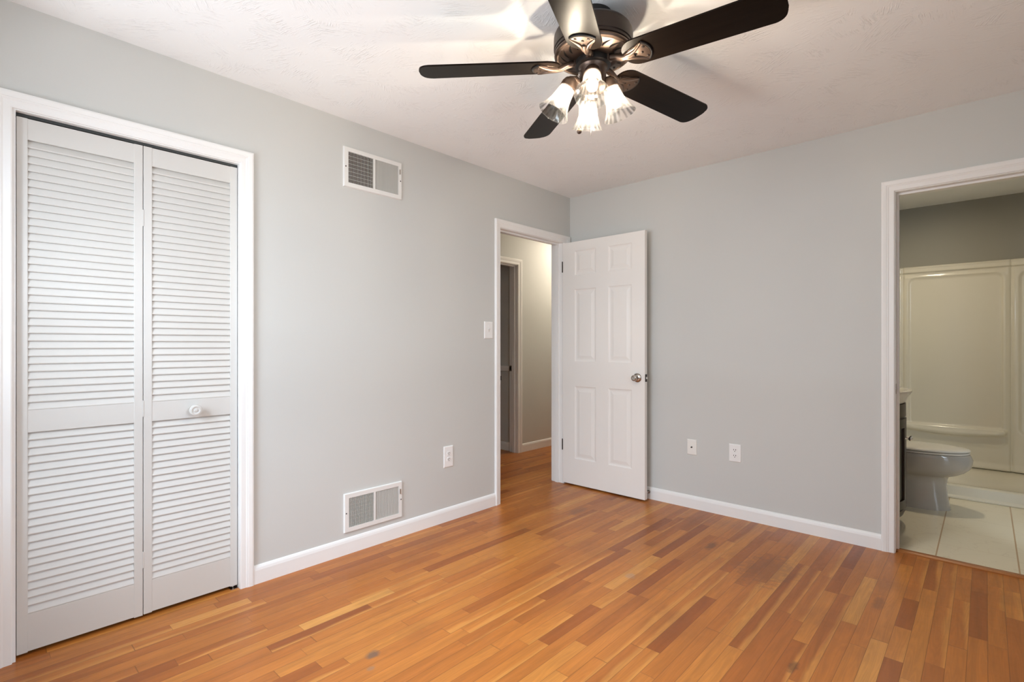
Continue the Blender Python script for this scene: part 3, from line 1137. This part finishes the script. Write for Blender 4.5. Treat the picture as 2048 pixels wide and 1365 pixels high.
# ------------------------------------------------------------------ ceiling fan
FC = Vector((1.527, -1.929, 0))
fan = tag(empty('ceiling_fan', (FC.x, FC.y, HC)), 'dark bronze five-blade ceiling fan with four lit glass shades', 'ceiling fan')


def Z(z):
    return z - HC     # fan-local height


bm = nb()
lathe(bm, [(0.072, Z(2.44)), (0.074, Z(2.430)), (0.070, Z(2.418)), (0.066, Z(2.408)), (0.064, Z(2.398))], 48)
obj('canopy', bm, BLACKM, fan, smooth_angle=35)
bm = nb()
lathe(bm, [(0.062, Z(2.402)), (0.090, Z(2.398)), (0.120, Z(2.389)), (0.137, Z(2.379)), (0.1445, Z(2.370)), (0.146, Z(2.365)), (0.146, Z(2.362)), (0.149, Z(2.360)), (0.150, Z(2.345)), (0.150, Z(2.312)), (0.147, Z(2.309)), (0.147, Z(2.300)), (0.143, Z(2.297))], 64)
obj('motor_housing', bm, BRONZED, fan, smooth_angle=35)
bm = nb()
lathe(bm, [(0.141, Z(2.298)), (0.147, Z(2.294)), (0.148, Z(2.288)), (0.145, Z(2.282)), (0.138, Z(2.279)), (0.134, Z(2.281)), (0.130, Z(2.281)), (0.094, Z(2.268)), (0.088, Z(2.266)), (0.074, Z(2.265))], 64)
# dark crescents laid on the sloping underside for the shade of its slots
for i in range(20):
    a0 = 2 * PI * i / 20
    for mi_, wd, lift in ((1, 0.0115, 0.0006),):
        c0, c1 = [], []
        for k in range(7):
            u = k / 6
            r = 0.096 + 0.032 * u
            z = Z(2.268) + (r - 0.094) / 0.036 * 0.013 - lift
            bend = 0.22 * u * u
            half = (math.sin(PI * u) * 0.85 + 0.15) * wd / 2
            a = a0 + bend
            c0.append((r * math.cos(a - half / r), r * math.sin(a - half / r), z))
            c1.append((r * math.cos(a + half / r), r * math.sin(a + half / r), z))
        A = [bm.verts.new(p) for p in c0]
        B = [bm.verts.new(p) for p in c1]
        for k in range(6):
            bm.faces.new((A[k], A[k + 1], B[k + 1], B[k])).material_index = 1
vr = obj('vent_ring', bm, [BRONZE, HOLE], fan)
for p in vr.data.polygons:
    p.use_smooth = True
vr.data.set_sharp_from_angle(angle=R(35))
bm = nb()
lathe(bm, [(0.066, Z(2.268)), (0.068, Z(2.262)), (0.068, Z(2.244)), (0.060, Z(2.240))], 48)
obj('flywheel', bm, BLACKM, fan, smooth_angle=35)
bm = nb()
lathe(bm, [(0.058, Z(2.243)), (0.053, Z(2.236)), (0.050, Z(2.230)), (0.050, Z(2.172)), (0.053, Z(2.168)), (0.053, Z(2.160)), (0.045, Z(2.150)), (0.030, Z(2.140)), (0.012, Z(2.135)), (0.010, Z(2.126)), (0.004, Z(2.122))], 48)
obj('switch_housing', bm, BRONZE, fan, smooth_angle=35)


def blade_outline():
    """local x radial from root, y across"""
    r0, r1 = 0.128, 0.668
    pts = []
    # root: narrow rounded nose widening to full width
    half_root, half_mid, half_tip = 0.046, 0.064, 0.070
    top = []
    for k in range(9):            # rounded root corner
        a = PI / 2 * k / 8
        top.append((r0 + 0.052 * (1 - math.cos(a)), half_root * 0.35 + (half_mid - half_root * 0.35) * math.sin(a)))
    rc = 0.040
    for k in range(9):            # tip corner
        a = PI / 2 * k / 8
        top.append((r1 - rc + rc * math.sin(a) - 0.004, half_tip - rc + rc * math.cos(a)))
    top.append((r1, half_tip * 0.25))
    bot = [(x, -y) for x, y in reversed(top)]
    return top + bot


BL_OUT = blade_outline()
PITCH = R(-11)
BZ = Z(2.247)
DROOP = Matrix.Rotation(R(1.7), 4, 'Y')
blade_me = None
for i in range(5):
    az = R(6 + 72 * i)
    bm = nb()
    prism(bm, BL_OUT, -0.003, 0.003, bev=0.0015)
    b = obj('blade', bm, BLADE, fan)
    b.matrix_local = Matrix.Rotation(az, 4, 'Z') @ Matrix.Translation((0, 0, BZ)) @ DROOP @ Matrix.Rotation(PITCH, 4, 'X')
    # blade iron under the root, in blade space
    bm = nb()
    pad = []
    for k in range(17):       # fan-shaped outer edge
        a = R(-50 + 100 * k / 16)
        pad.append((0.160 + 0.068 * math.cos(a), 0.060 * math.sin(a)))
    pad += [(0.176, 0.030), (0.150, 0.017), (0.135, 0.014), (0.135, -0.014), (0.150, -0.017), (0.176, -0.030)]
    prism(bm, pad, -0.010, -0.0035, bev=0.002)
    # raised ribs spreading from the arm over the pad
    for sg in (-1, 1):
        tube(bm, [(0.138, sg * 0.007, -0.011), (0.160, sg * 0.010, -0.0115), (0.180, sg * 0.019, -0.0105), (0.198, sg * 0.033, -0.0095), (0.210, sg * 0.044, -0.008)], [0.0060, 0.0062, 0.0058, 0.0048, 0.003], 10)
    ir = obj('blade_iron', bm, BRONZE, b, smooth_angle=40)
    bm = nb()
    arc = []
    for k in range(13):
        a = R(-46 + 92 * k / 12)
        arc.append((0.160 + 0.071 * math.cos(a), 0.063 * math.sin(a), -0.0055))
    tube(bm, arc, 0.0042, 8)  # black arc along the outer edge of the pad
    obj('pad_edge', bm, BLACKM, b, smooth_angle=40)
    bm = nb()
    lathe(bm, [(0.0075, -0.0106), (0.0075, -0.0098)], 16, Matrix.Translation((0.172, 0, 0)) @ Matrix.Diagonal((1.3, 0.8, 1, 1)))
    obj('iron_hole', bm, HOLE, b)
    for x, y in ((0.200, 0.0), (0.213, 0.024), (0.213, -0.024)):
        bm = nb()
        sphere(bm, (x, y, -0.0105), 0.0055, 12, 8, sz=0.5)
        obj('screw', bm, BRONZED, b)
    # arm from the flywheel out to the pad
    bm = nb()
    Pi = DROOP @ Matrix.Rotation(PITCH, 4, 'X')
    p2 = Pi @ Vector((0.145, 0, -0.010))
    p3 = Pi @ Vector((0.172, 0, -0.010))
    tube(bm, [(0.060, 0, 0.008), (0.080, 0, 0.007), (0.100, 0, 0.002), (0.122, 0, -0.010), tuple(p2), tuple(p3)], [0.010, 0.012, 0.012, 0.0115, 0.010, 0.006], 12)
    box(bm, 0.056, 0.074, -0.014, 0.014, -0.003, 0.018, bev=0.002)
    a_ = obj('blade_arm', bm, BRONZE, fan, smooth_angle=40)
    a_.matrix_local = Matrix.Rotation(az, 4, 'Z') @ Matrix.Translation((0, 0, BZ))

# light kit: shade profile along its axis
SP = [(0.0270, 0.000), (0.0300, 0.006), (0.0325, 0.020), (0.0345, 0.040), (0.0385, 0.062), (0.0455, 0.083), (0.0535, 0.100), (0.0610, 0.113), (0.0625, 0.1155)]
LIGHTS = [(222.77, 0.095, 30), (42.77, 0.066, 20), (302.5, 0.092, 30), (132.77, 0.090, 28)]
for azd, rho, tilt in LIGHTS:
    az = R(azd)
    Mz = Matrix.Rotation(az, 4, 'Z')
    neck = Vector((rho, 0, Z(2.165)))
    ax = Vector((math.sin(R(tilt)), 0, -math.cos(R(tilt))))
    # local frame of a shade: +z along its axis
    Ms = Matrix.Translation(neck) @ Matrix.Rotation(PI - R(tilt), 4, 'Y')
    bm = nb()
    q = neck - ax * 0.028
    tube(bm, [(0.040, 0, Z(2.168)), (0.055, 0, Z(2.180)), (q.x - 0.014, 0, q.z + 0.004), tuple(q - ax * 0.002), tuple(q + ax * 0.012)], [0.013, 0.014, 0.016, 0.019, 0.021], 16)
    lathe(bm, [(0.018, -0.034), (0.027, -0.026), (0.032, -0.012), (0.033, 0.006), (0.031, 0.008), (0.026, 0.002)], 32, Ms, cap1=False)
    arm = obj('lamp_arm', bm, BRONZE, fan, smooth_angle=40)
    arm.matrix_local = Mz
    bm = nb()
    n = 64
    rings = []
    for prof, off in ((SP, 0.0), (list(reversed(SP)), -0.0022)):
        for r, z in prof:
            rings.append([((r + off) * (1 + 0.012 * math.sin(16 * 2 * PI * k / n)) * math.cos(2 * PI * k / n), (r + off) * (1 + 0.012 * math.sin(16 * 2 * PI * k / n)) * math.sin(2 * PI * k / n), z) for k in range(n)])
    loft(bm, rings, cap0=False, cap1=False)
    sh = obj('glass_shade', bm, SHADE, arm)
    sh.matrix_local = Ms
    bm = nb()
    lathe(bm, [(0.013, -0.004), (0.013, 0.022), (0.011, 0.024)], 20)
    so = obj('socket', bm, PLAST, arm)
    so.matrix_local = Ms
    bm = nb()
    lathe(bm, [(0.010, 0.022), (0.011, 0.030), (0.016, 0.040), (0.0205, 0.052), (0.0215, 0.062), (0.019, 0.072), (0.012, 0.080), (0.002, 0.083)], 20)
    bu = obj('bulb', bm, ENV, arm, smooth_angle=80)
    bu.matrix_local = Ms
    bm = nb()
    sphere(bm, (0, 0, 0.058), 0.0085, 20, 12)
    fi = obj('filament', bm, BULBM, arm)
    fi.matrix_local = Ms


def chain(x, y, z0, z1, ball):
    bm = nb()
    k = z0
    while k > z1:
        sphere(bm, (x, y, k), 0.0016, 6, 5)
        k -= 0.0042
    tube(bm, [(x, y, z0 + 0.004), (x, y, z1)], 0.0005, 5)
    c = obj('pull_chain', bm, NICKEL, fan)
    if ball:
        bm = nb()
        sphere(bm, (x, y, z1 - 0.008), 0.0095, 16, 12)
        lathe(bm, [(0.003, z1 - 0.001), (0.004, z1 + 0.004)], 10, Matrix.Translation((x, y, 0)))
        obj('chain_fob', bm, BRONZE, c)
    return c


rt = Vector((math.cos(R(42.77)), math.sin(R(42.77)), 0))
fw = Vector((-math.sin(R(42.77)), math.cos(R(42.77)), 0))
p = -rt * 0.054 - fw * 0.012
bm = nb()
tube(bm, [(p.x * 0.85, p.y * 0.85, Z(2.222)), (p.x, p.y, Z(2.222)), (p.x, p.y, Z(2.200))], 0.003, 8)
obj('chain_guide', bm, NICKEL, fan)
chain(p.x, p.y, Z(2.200), Z(1.998), True)
p = -rt * 0.005 + fw * 0.02
chain(p.x, p.y, Z(2.134), Z(1.985), False)

# ------------------------------------------------------------------ bathroom
# toilet: local x out from the left wall, y along it, tip at 0.735
toil = tag(empty('toilet', (BXL, 1.20, 0.004)), 'white toilet with closed lid on the bathroom tile in front of the shower', 'toilet')


def egg(z, xc, af, ab, w, n=48, p=2.0):
    pts = []
    for i in range(n):
        t = 2 * PI * i / n
        c, s = math.cos(t), math.sin(t)
        c2 = math.copysign(abs(c) ** (2 / p), c)
        s2 = math.copysign(abs(s) ** (2 / p), s)
        pts.append((xc + (af if c > 0 else ab) * c2, w * s2, z))
    return pts


bm = nb()
loft(bm, [egg(0.0, 0.40, 0.225, 0.26, 0.122, p=2.6), egg(0.014, 0.40, 0.224, 0.26, 0.121, p=2.6), egg(0.10, 0.40, 0.206, 0.26, 0.112, p=2.5), egg(0.18, 0.40, 0.202, 0.26, 0.108, p=2.4),
          egg(0.228, 0.405, 0.206, 0.26, 0.111, p=2.3), egg(0.238, 0.41, 0.222, 0.26, 0.122, p=2.2), egg(0.250, 0.42, 0.248, 0.26, 0.142), egg(0.272, 0.43, 0.272, 0.26, 0.160), egg(0.302, 0.437, 0.292, 0.26, 0.173), egg(0.335, 0.44, 0.300, 0.25, 0.180),
          egg(0.365, 0.445, 0.298, 0.25, 0.186), egg(0.392, 0.445, 0.288, 0.25, 0.186), egg(0.400, 0.445, 0.281, 0.25, 0.182)])
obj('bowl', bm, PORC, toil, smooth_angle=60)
bm = nb()
loft(bm, [egg(0.405, 0.445, 0.270, 0.20, 0.176), egg(0.403, 0.445, 0.278, 0.21, 0.181), egg(0.409, 0.445, 0.282, 0.21, 0.184), egg(0.416, 0.445, 0.280, 0.21, 0.182)])
obj('seat', bm, SEATM, toil, smooth_angle=60)
bm = nb()
loft(bm, [egg(0.4195, 0.445, 0.276, 0.21, 0.179), egg(0.421, 0.445, 0.283, 0.215, 0.184), egg(0.429, 0.445, 0.285, 0.215, 0.185), egg(0.435, 0.445, 0.278, 0.21, 0.180), egg(0.440, 0.445, 0.22, 0.17, 0.13), egg(0.442, 0.445, 0.10, 0.08, 0.06)])
obj('lid', bm, SEATM, toil, smooth_angle=60)
bm = nb()
loft(bm, [egg(0.385, 0.115, 0.095, 0.095, 0.19, p=6), egg(0.43, 0.112, 0.10, 0.10, 0.205, p=6), egg(0.74, 0.112, 0.105, 0.105, 0.22, p=6)])
box(bm, 0.05, 0.20, -0.10, 0.10, 0.30, 0.39, bev=0.01)
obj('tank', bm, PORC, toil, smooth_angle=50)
bm = nb()
loft(bm, [egg(0.742, 0.112, 0.11, 0.108, 0.225, p=6), egg(0.765, 0.112, 0.114, 0.108, 0.23, p=6), egg(0.775, 0.112, 0.108, 0.104, 0.224, p=6)])
obj('tank_lid', bm, PORC, toil, smooth_angle=50)

# bow-front vanity against the left bathroom wall
VC = 0.525
van = tag(empty('bathroom_vanity', (BXL + 0.004, VC, 0.004)), 'dark espresso bow-front vanity with a white sink top, behind the bathroom door frame', 'vanity')


def bow(z, xs, xm, hw, n=24, back=0.0):
    """flat back at x=back, bowed front from xs at the sides to xm in the middle"""
    pts = [(back, -hw, z)]
    for i in range(n + 1):
        t = -1 + 2 * i / n
        pts.append((xs + (xm - xs) * (1 - t * t), hw * t, z))
    pts.append((back, hw, z))
    return pts


bm = nb()
loft(bm, [bow(0.12, 0.325, 0.412, 0.275), bow(0.80, 0.325, 0.412, 0.275)], smooth=False)
obj('cabinet', bm, ESPR, van, smooth_angle=30)
bm = nb()
loft(bm, [bow(0.045, 0.27, 0.352, 0.25), bow(0.06, 0.305, 0.392, 0.268), bow(0.085, 0.325, 0.414, 0.277), bow(0.105, 0.332, 0.421, 0.280), bow(0.122, 0.330, 0.418, 0.279)])
for sx in (0.06, 0.26):
    for sy in (-0.2, 0.2):
        box(bm, sx - 0.02, sx + 0.02, sy - 0.02, sy + 0.02, 0.0, 0.05, bev=0.004)
obj('plinth', bm, mat('espresso_brown', (0.055, 0.036, 0.028), 0.35), van, smooth_angle=40)


def arcpanel(bm, y0, y1, z0, z1, off, th, mi=0):
    r0, r1 = [], []
    n = 16
    ring0, ring1 = [], []
    for k in range(n + 1):
        y = y0 + (y1 - y0) * k / n
        x = 0.325 + 0.087 * (1 - (y / 0.275) ** 2) + off
        ring0.append((x, y))
    for k in range(n, -1, -1):
        y = y0 + (y1 - y0) * k / n
        x = 0.325 + 0.087 * (1 - (y / 0.275) ** 2) + off - th
        ring0.append((x, y))
    loft(bm, [[(x, y, z0) for x, y in ring0], [(x, y, z1) for x, y in ring0]], smooth=False, mi=mi)


for s in (-1, 1):
    y0, y1 = (-0.262, -0.003) if s < 0 else (0.003, 0.262)
    bm = nb()
    for a, b, c, d in ((y0, y0 + 0.05, 0.135, 0.70), (y1 - 0.05, y1, 0.135, 0.70), (y0 + 0.05, y1 - 0.05, 0.135, 0.19), (y0 + 0.05, y1 - 0.05, 0.645, 0.70)):
        arcpanel(bm, a, b, c, d, 0.016, 0.016)
    dr = obj('door', bm, ESPR, van, smooth_angle=30)
    bm = nb()
    arcpanel(bm, y0 + 0.05, y1 - 0.05, 0.19, 0.645, 0.006, 0.006)
    obj('door_panel', bm, ESPRD, dr, smooth_angle=30)
    bm = nb()
    yk = s * 0.030
    xk = 0.325 + 0.087 * (1 - (yk / 0.275) ** 2) + 0.015
    lathe(bm, [(0.006, 0), (0.004, 0.006), (0.004, 0.016), (0.011, 0.021), (0.0135, 0.027), (0.011, 0.033), (0.002, 0.035)], 20, Matrix.Translation((xk, yk, 0.575)) @ Matrix.Rotation(R(90), 4, 'Y'))
    obj('knob', bm, CHROME, dr, smooth_angle=40)
bm = nb()
arcpanel(bm, -0.262, 0.262, 0.715, 0.795, 0.014, 0.014)
obj('drawer_front', bm, ESPR, van, smooth_angle=30)
bm = nb()
hw = 0.305
loft(bm, [bow(0.801, 0.332, 0.420, 0.28), bow(0.812, 0.340, 0.427, 0.286), bow(0.840, 0.352, 0.440, 0.296), bow(0.860, 0.363, 0.452, 0.303), bow(0.868, 0.367, 0.457, 0.306), bow(0.878, 0.367, 0.457, 0.306), bow(0.882, 0.362, 0.452, 0.303),
          bow(0.880, 0.34, 0.428, 0.28, back=0.10), bow(0.84, 0.30, 0.39, 0.22, back=0.14), bow(0.79, 0.24, 0.32, 0.15, back=0.18)])
obj('sink_top', bm, mat('sink_white', (0.80, 0.77, 0.71), 0.15, coat=0.4), van, smooth_angle=50)
bm = nb()
tube(bm, [(0.06, 0, 0.878), (0.06, 0, 0.98), (0.075, 0, 1.01), (0.11, 0, 1.02), (0.15, 0, 1.0), (0.155, 0, 0.975)], 0.011, 12)
obj('faucet', bm, CHROME, van, smooth_angle=40)

# shower: base pan and moulded wall panels
sh = tag(empty('shower_enclosure', (2.615, 1.56, 0.004)), 'cream moulded shower surround and low base across the bathroom', 'shower')
SYB = 2.372
bm = nb()
x0, x1 = BXL + 0.002, BXR - 0.002
prof = [(1.562, 0.004), (1.556, 0.012), (1.558, 0.020), (1.570, 0.026), (1.580, 0.030), (1.588, 0.080), (1.592, 0.092), (1.602, 0.098), (1.640, 0.100), (1.665, 0.096), (1.70, 0.090), (2.30, 0.100), (2.36, 0.110), (2.418, 0.112), (2.418, 0.004)]
loft(bm, [[(x0, y, z) for y, z in prof], [(x1, y, z) for y, z in prof]])
obj('base_pan', bm, ACRYL, sh, smooth_angle=40, world=True)


def sstep(a, b, v):
    t = max(0.0, min(1.0, (v - a) / (b - a)))
    return t * t * (3 - 2 * t)


def rrect(x, z, xa, xb, za, zb, r):
    dx = max(xa + r - x, x - (xb - r), 0.0)
    dz = max(za + r - z, z - (zb - r), 0.0)
    if dx == 0 and dz == 0:
        return -min(x - xa, xb - x, z - za, zb - z)
    return math.hypot(dx, dz) - r


def hgt(x, z):
    h = 0.0
    h += 0.016 * sstep(1.826, 1.836, z)                                  # top band
    h += 0.004 * sstep(1.868, 1.872, z) - 0.012 * sstep(1.876, 1.886, z)
    for xa, xb in ((2.112, 2.742), (2.84, 3.30)):
        d = rrect(x, z, xa, xb, 0.425, 1.785, 0.055)
        h -= 0.016 * sstep(0.006, -0.012, d) * (1 if z > 0.45 else 1)
        if xa < 2.5:
            # soap ledge along the bottom of the big panel
            zz = 0.425 - 0.03 * math.sin(PI * max(0, min(1, (x - 2.05) / 0.72)))
            d2 = rrect(x, z, 2.0, 2.765, zz - 0.018, 0.462, 0.028)
            h += 0.040 * sstep(0.006, -0.016, d2) * sstep(0.480, 0.455, z)
            d3 = rrect(x, z, 2.0, 2.768, 0.3, 1.80, 0.07)
            h += 0.006 * sstep(0.004, -0.014, d3)
    for xc in (2.792, 2.070):
        h -= 0.012 * math.exp(-((x - xc) / 0.009) ** 2)
    if z < 0.17:
        h += 0.02 * sstep(0.17, 0.13, z)
    return h


bm = nb()
nx, nz = 157, 150
x0, x1, z0, z1 = BXL + 0.003, BXR - 0.003, 0.116, 1.888
grid = []
xsamp = [x0 + (x1 - x0) * i / nx for i in range(nx + 1)]
zsamp = [z0 + (z1 - z0) * j / nz for j in range(nz + 1)]
# extra rows where the profile turns
zsamp = sorted(zsamp + [1.827, 1.831, 1.836, 1.869, 1.8725, 1.877, 1.882, 1.786, 1.791, 0.44, 0.455, 0.463, 0.382, 0.388])
xsamp = sorted(xsamp + [2.784, 2.788, 2.792, 2.796, 2.80, 2.737, 2.744, 2.106, 2.118, 2.062, 2.066, 2.07, 2.074, 2.078])
for z in zsamp:
    grid.append([bm.verts.new((x, SYB - hgt(x, z), z)) for x in xsamp])
for a, b in zip(grid, grid[1:]):
    for i in range(len(a) - 1):
        bm.faces.new((a[i], a[i + 1], b[i + 1], b[i])).smooth = True
# close the panel back to the wall
top = [bm.verts.new((x, BYB - 0.001, z1)) for x in xsamp]
for i in range(len(top) - 1):
    bm.faces.new((grid[-1][i], grid[-1][i + 1], top[i + 1], top[i]))
bot = [bm.verts.new((x, BYB - 0.001, z0)) for x in xsamp]
for i in range(len(bot) - 1):
    bm.faces.new((grid[0][i + 1], grid[0][i], bot[i], bot[i + 1]))
box(bm, BXL + 0.001, BXL + 0.022, 1.60, SYB, 0.113, 1.885, bev=0.006)
box(bm, BXR - 0.022, BXR - 0.001, 1.60, SYB, 0.113, 1.885, bev=0.006)
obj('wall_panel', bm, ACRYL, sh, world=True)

# recessed bathroom ceiling light, above the toilet
vl = tag(empty('recessed_light', (2.24, 1.34, HC)), 'round recessed ceiling light in the bathroom, hidden above its door frame', 'light')
bm = nb()
lathe(bm, [(0.082, -0.002), (0.082, -0.008), (0.090, -0.012), (0.104, -0.008), (0.106, 0.0)], 40, cap0=False, cap1=False)
obj('trim_ring', bm, PLAST, vl, smooth_angle=40)
bm = nb()
lathe(bm, [(0.080, -0.003), (0.080, -0.0025)], 40)
obj('lens', bm, BATHG, vl)

# hall ceiling light
hl = tag(empty('hall_ceiling_light', (-0.60, 1.36, HC)), 'round flush ceiling light in the hall, out of sight past the door frame', 'light')
bm = nb()
lathe(bm, [(0.11, 0.0), (0.115, -0.015), (0.105, -0.02)], 32)
obj('rim', bm, NICKEL, hl, smooth_angle=40)
bm = nb()
lathe(bm, [(0.104, -0.019), (0.10, -0.035), (0.085, -0.055), (0.055, -0.072), (0.02, -0.078), (0.002, -0.079)], 32)
obj('glass_bowl', bm, HALLG, hl, smooth_angle=60)
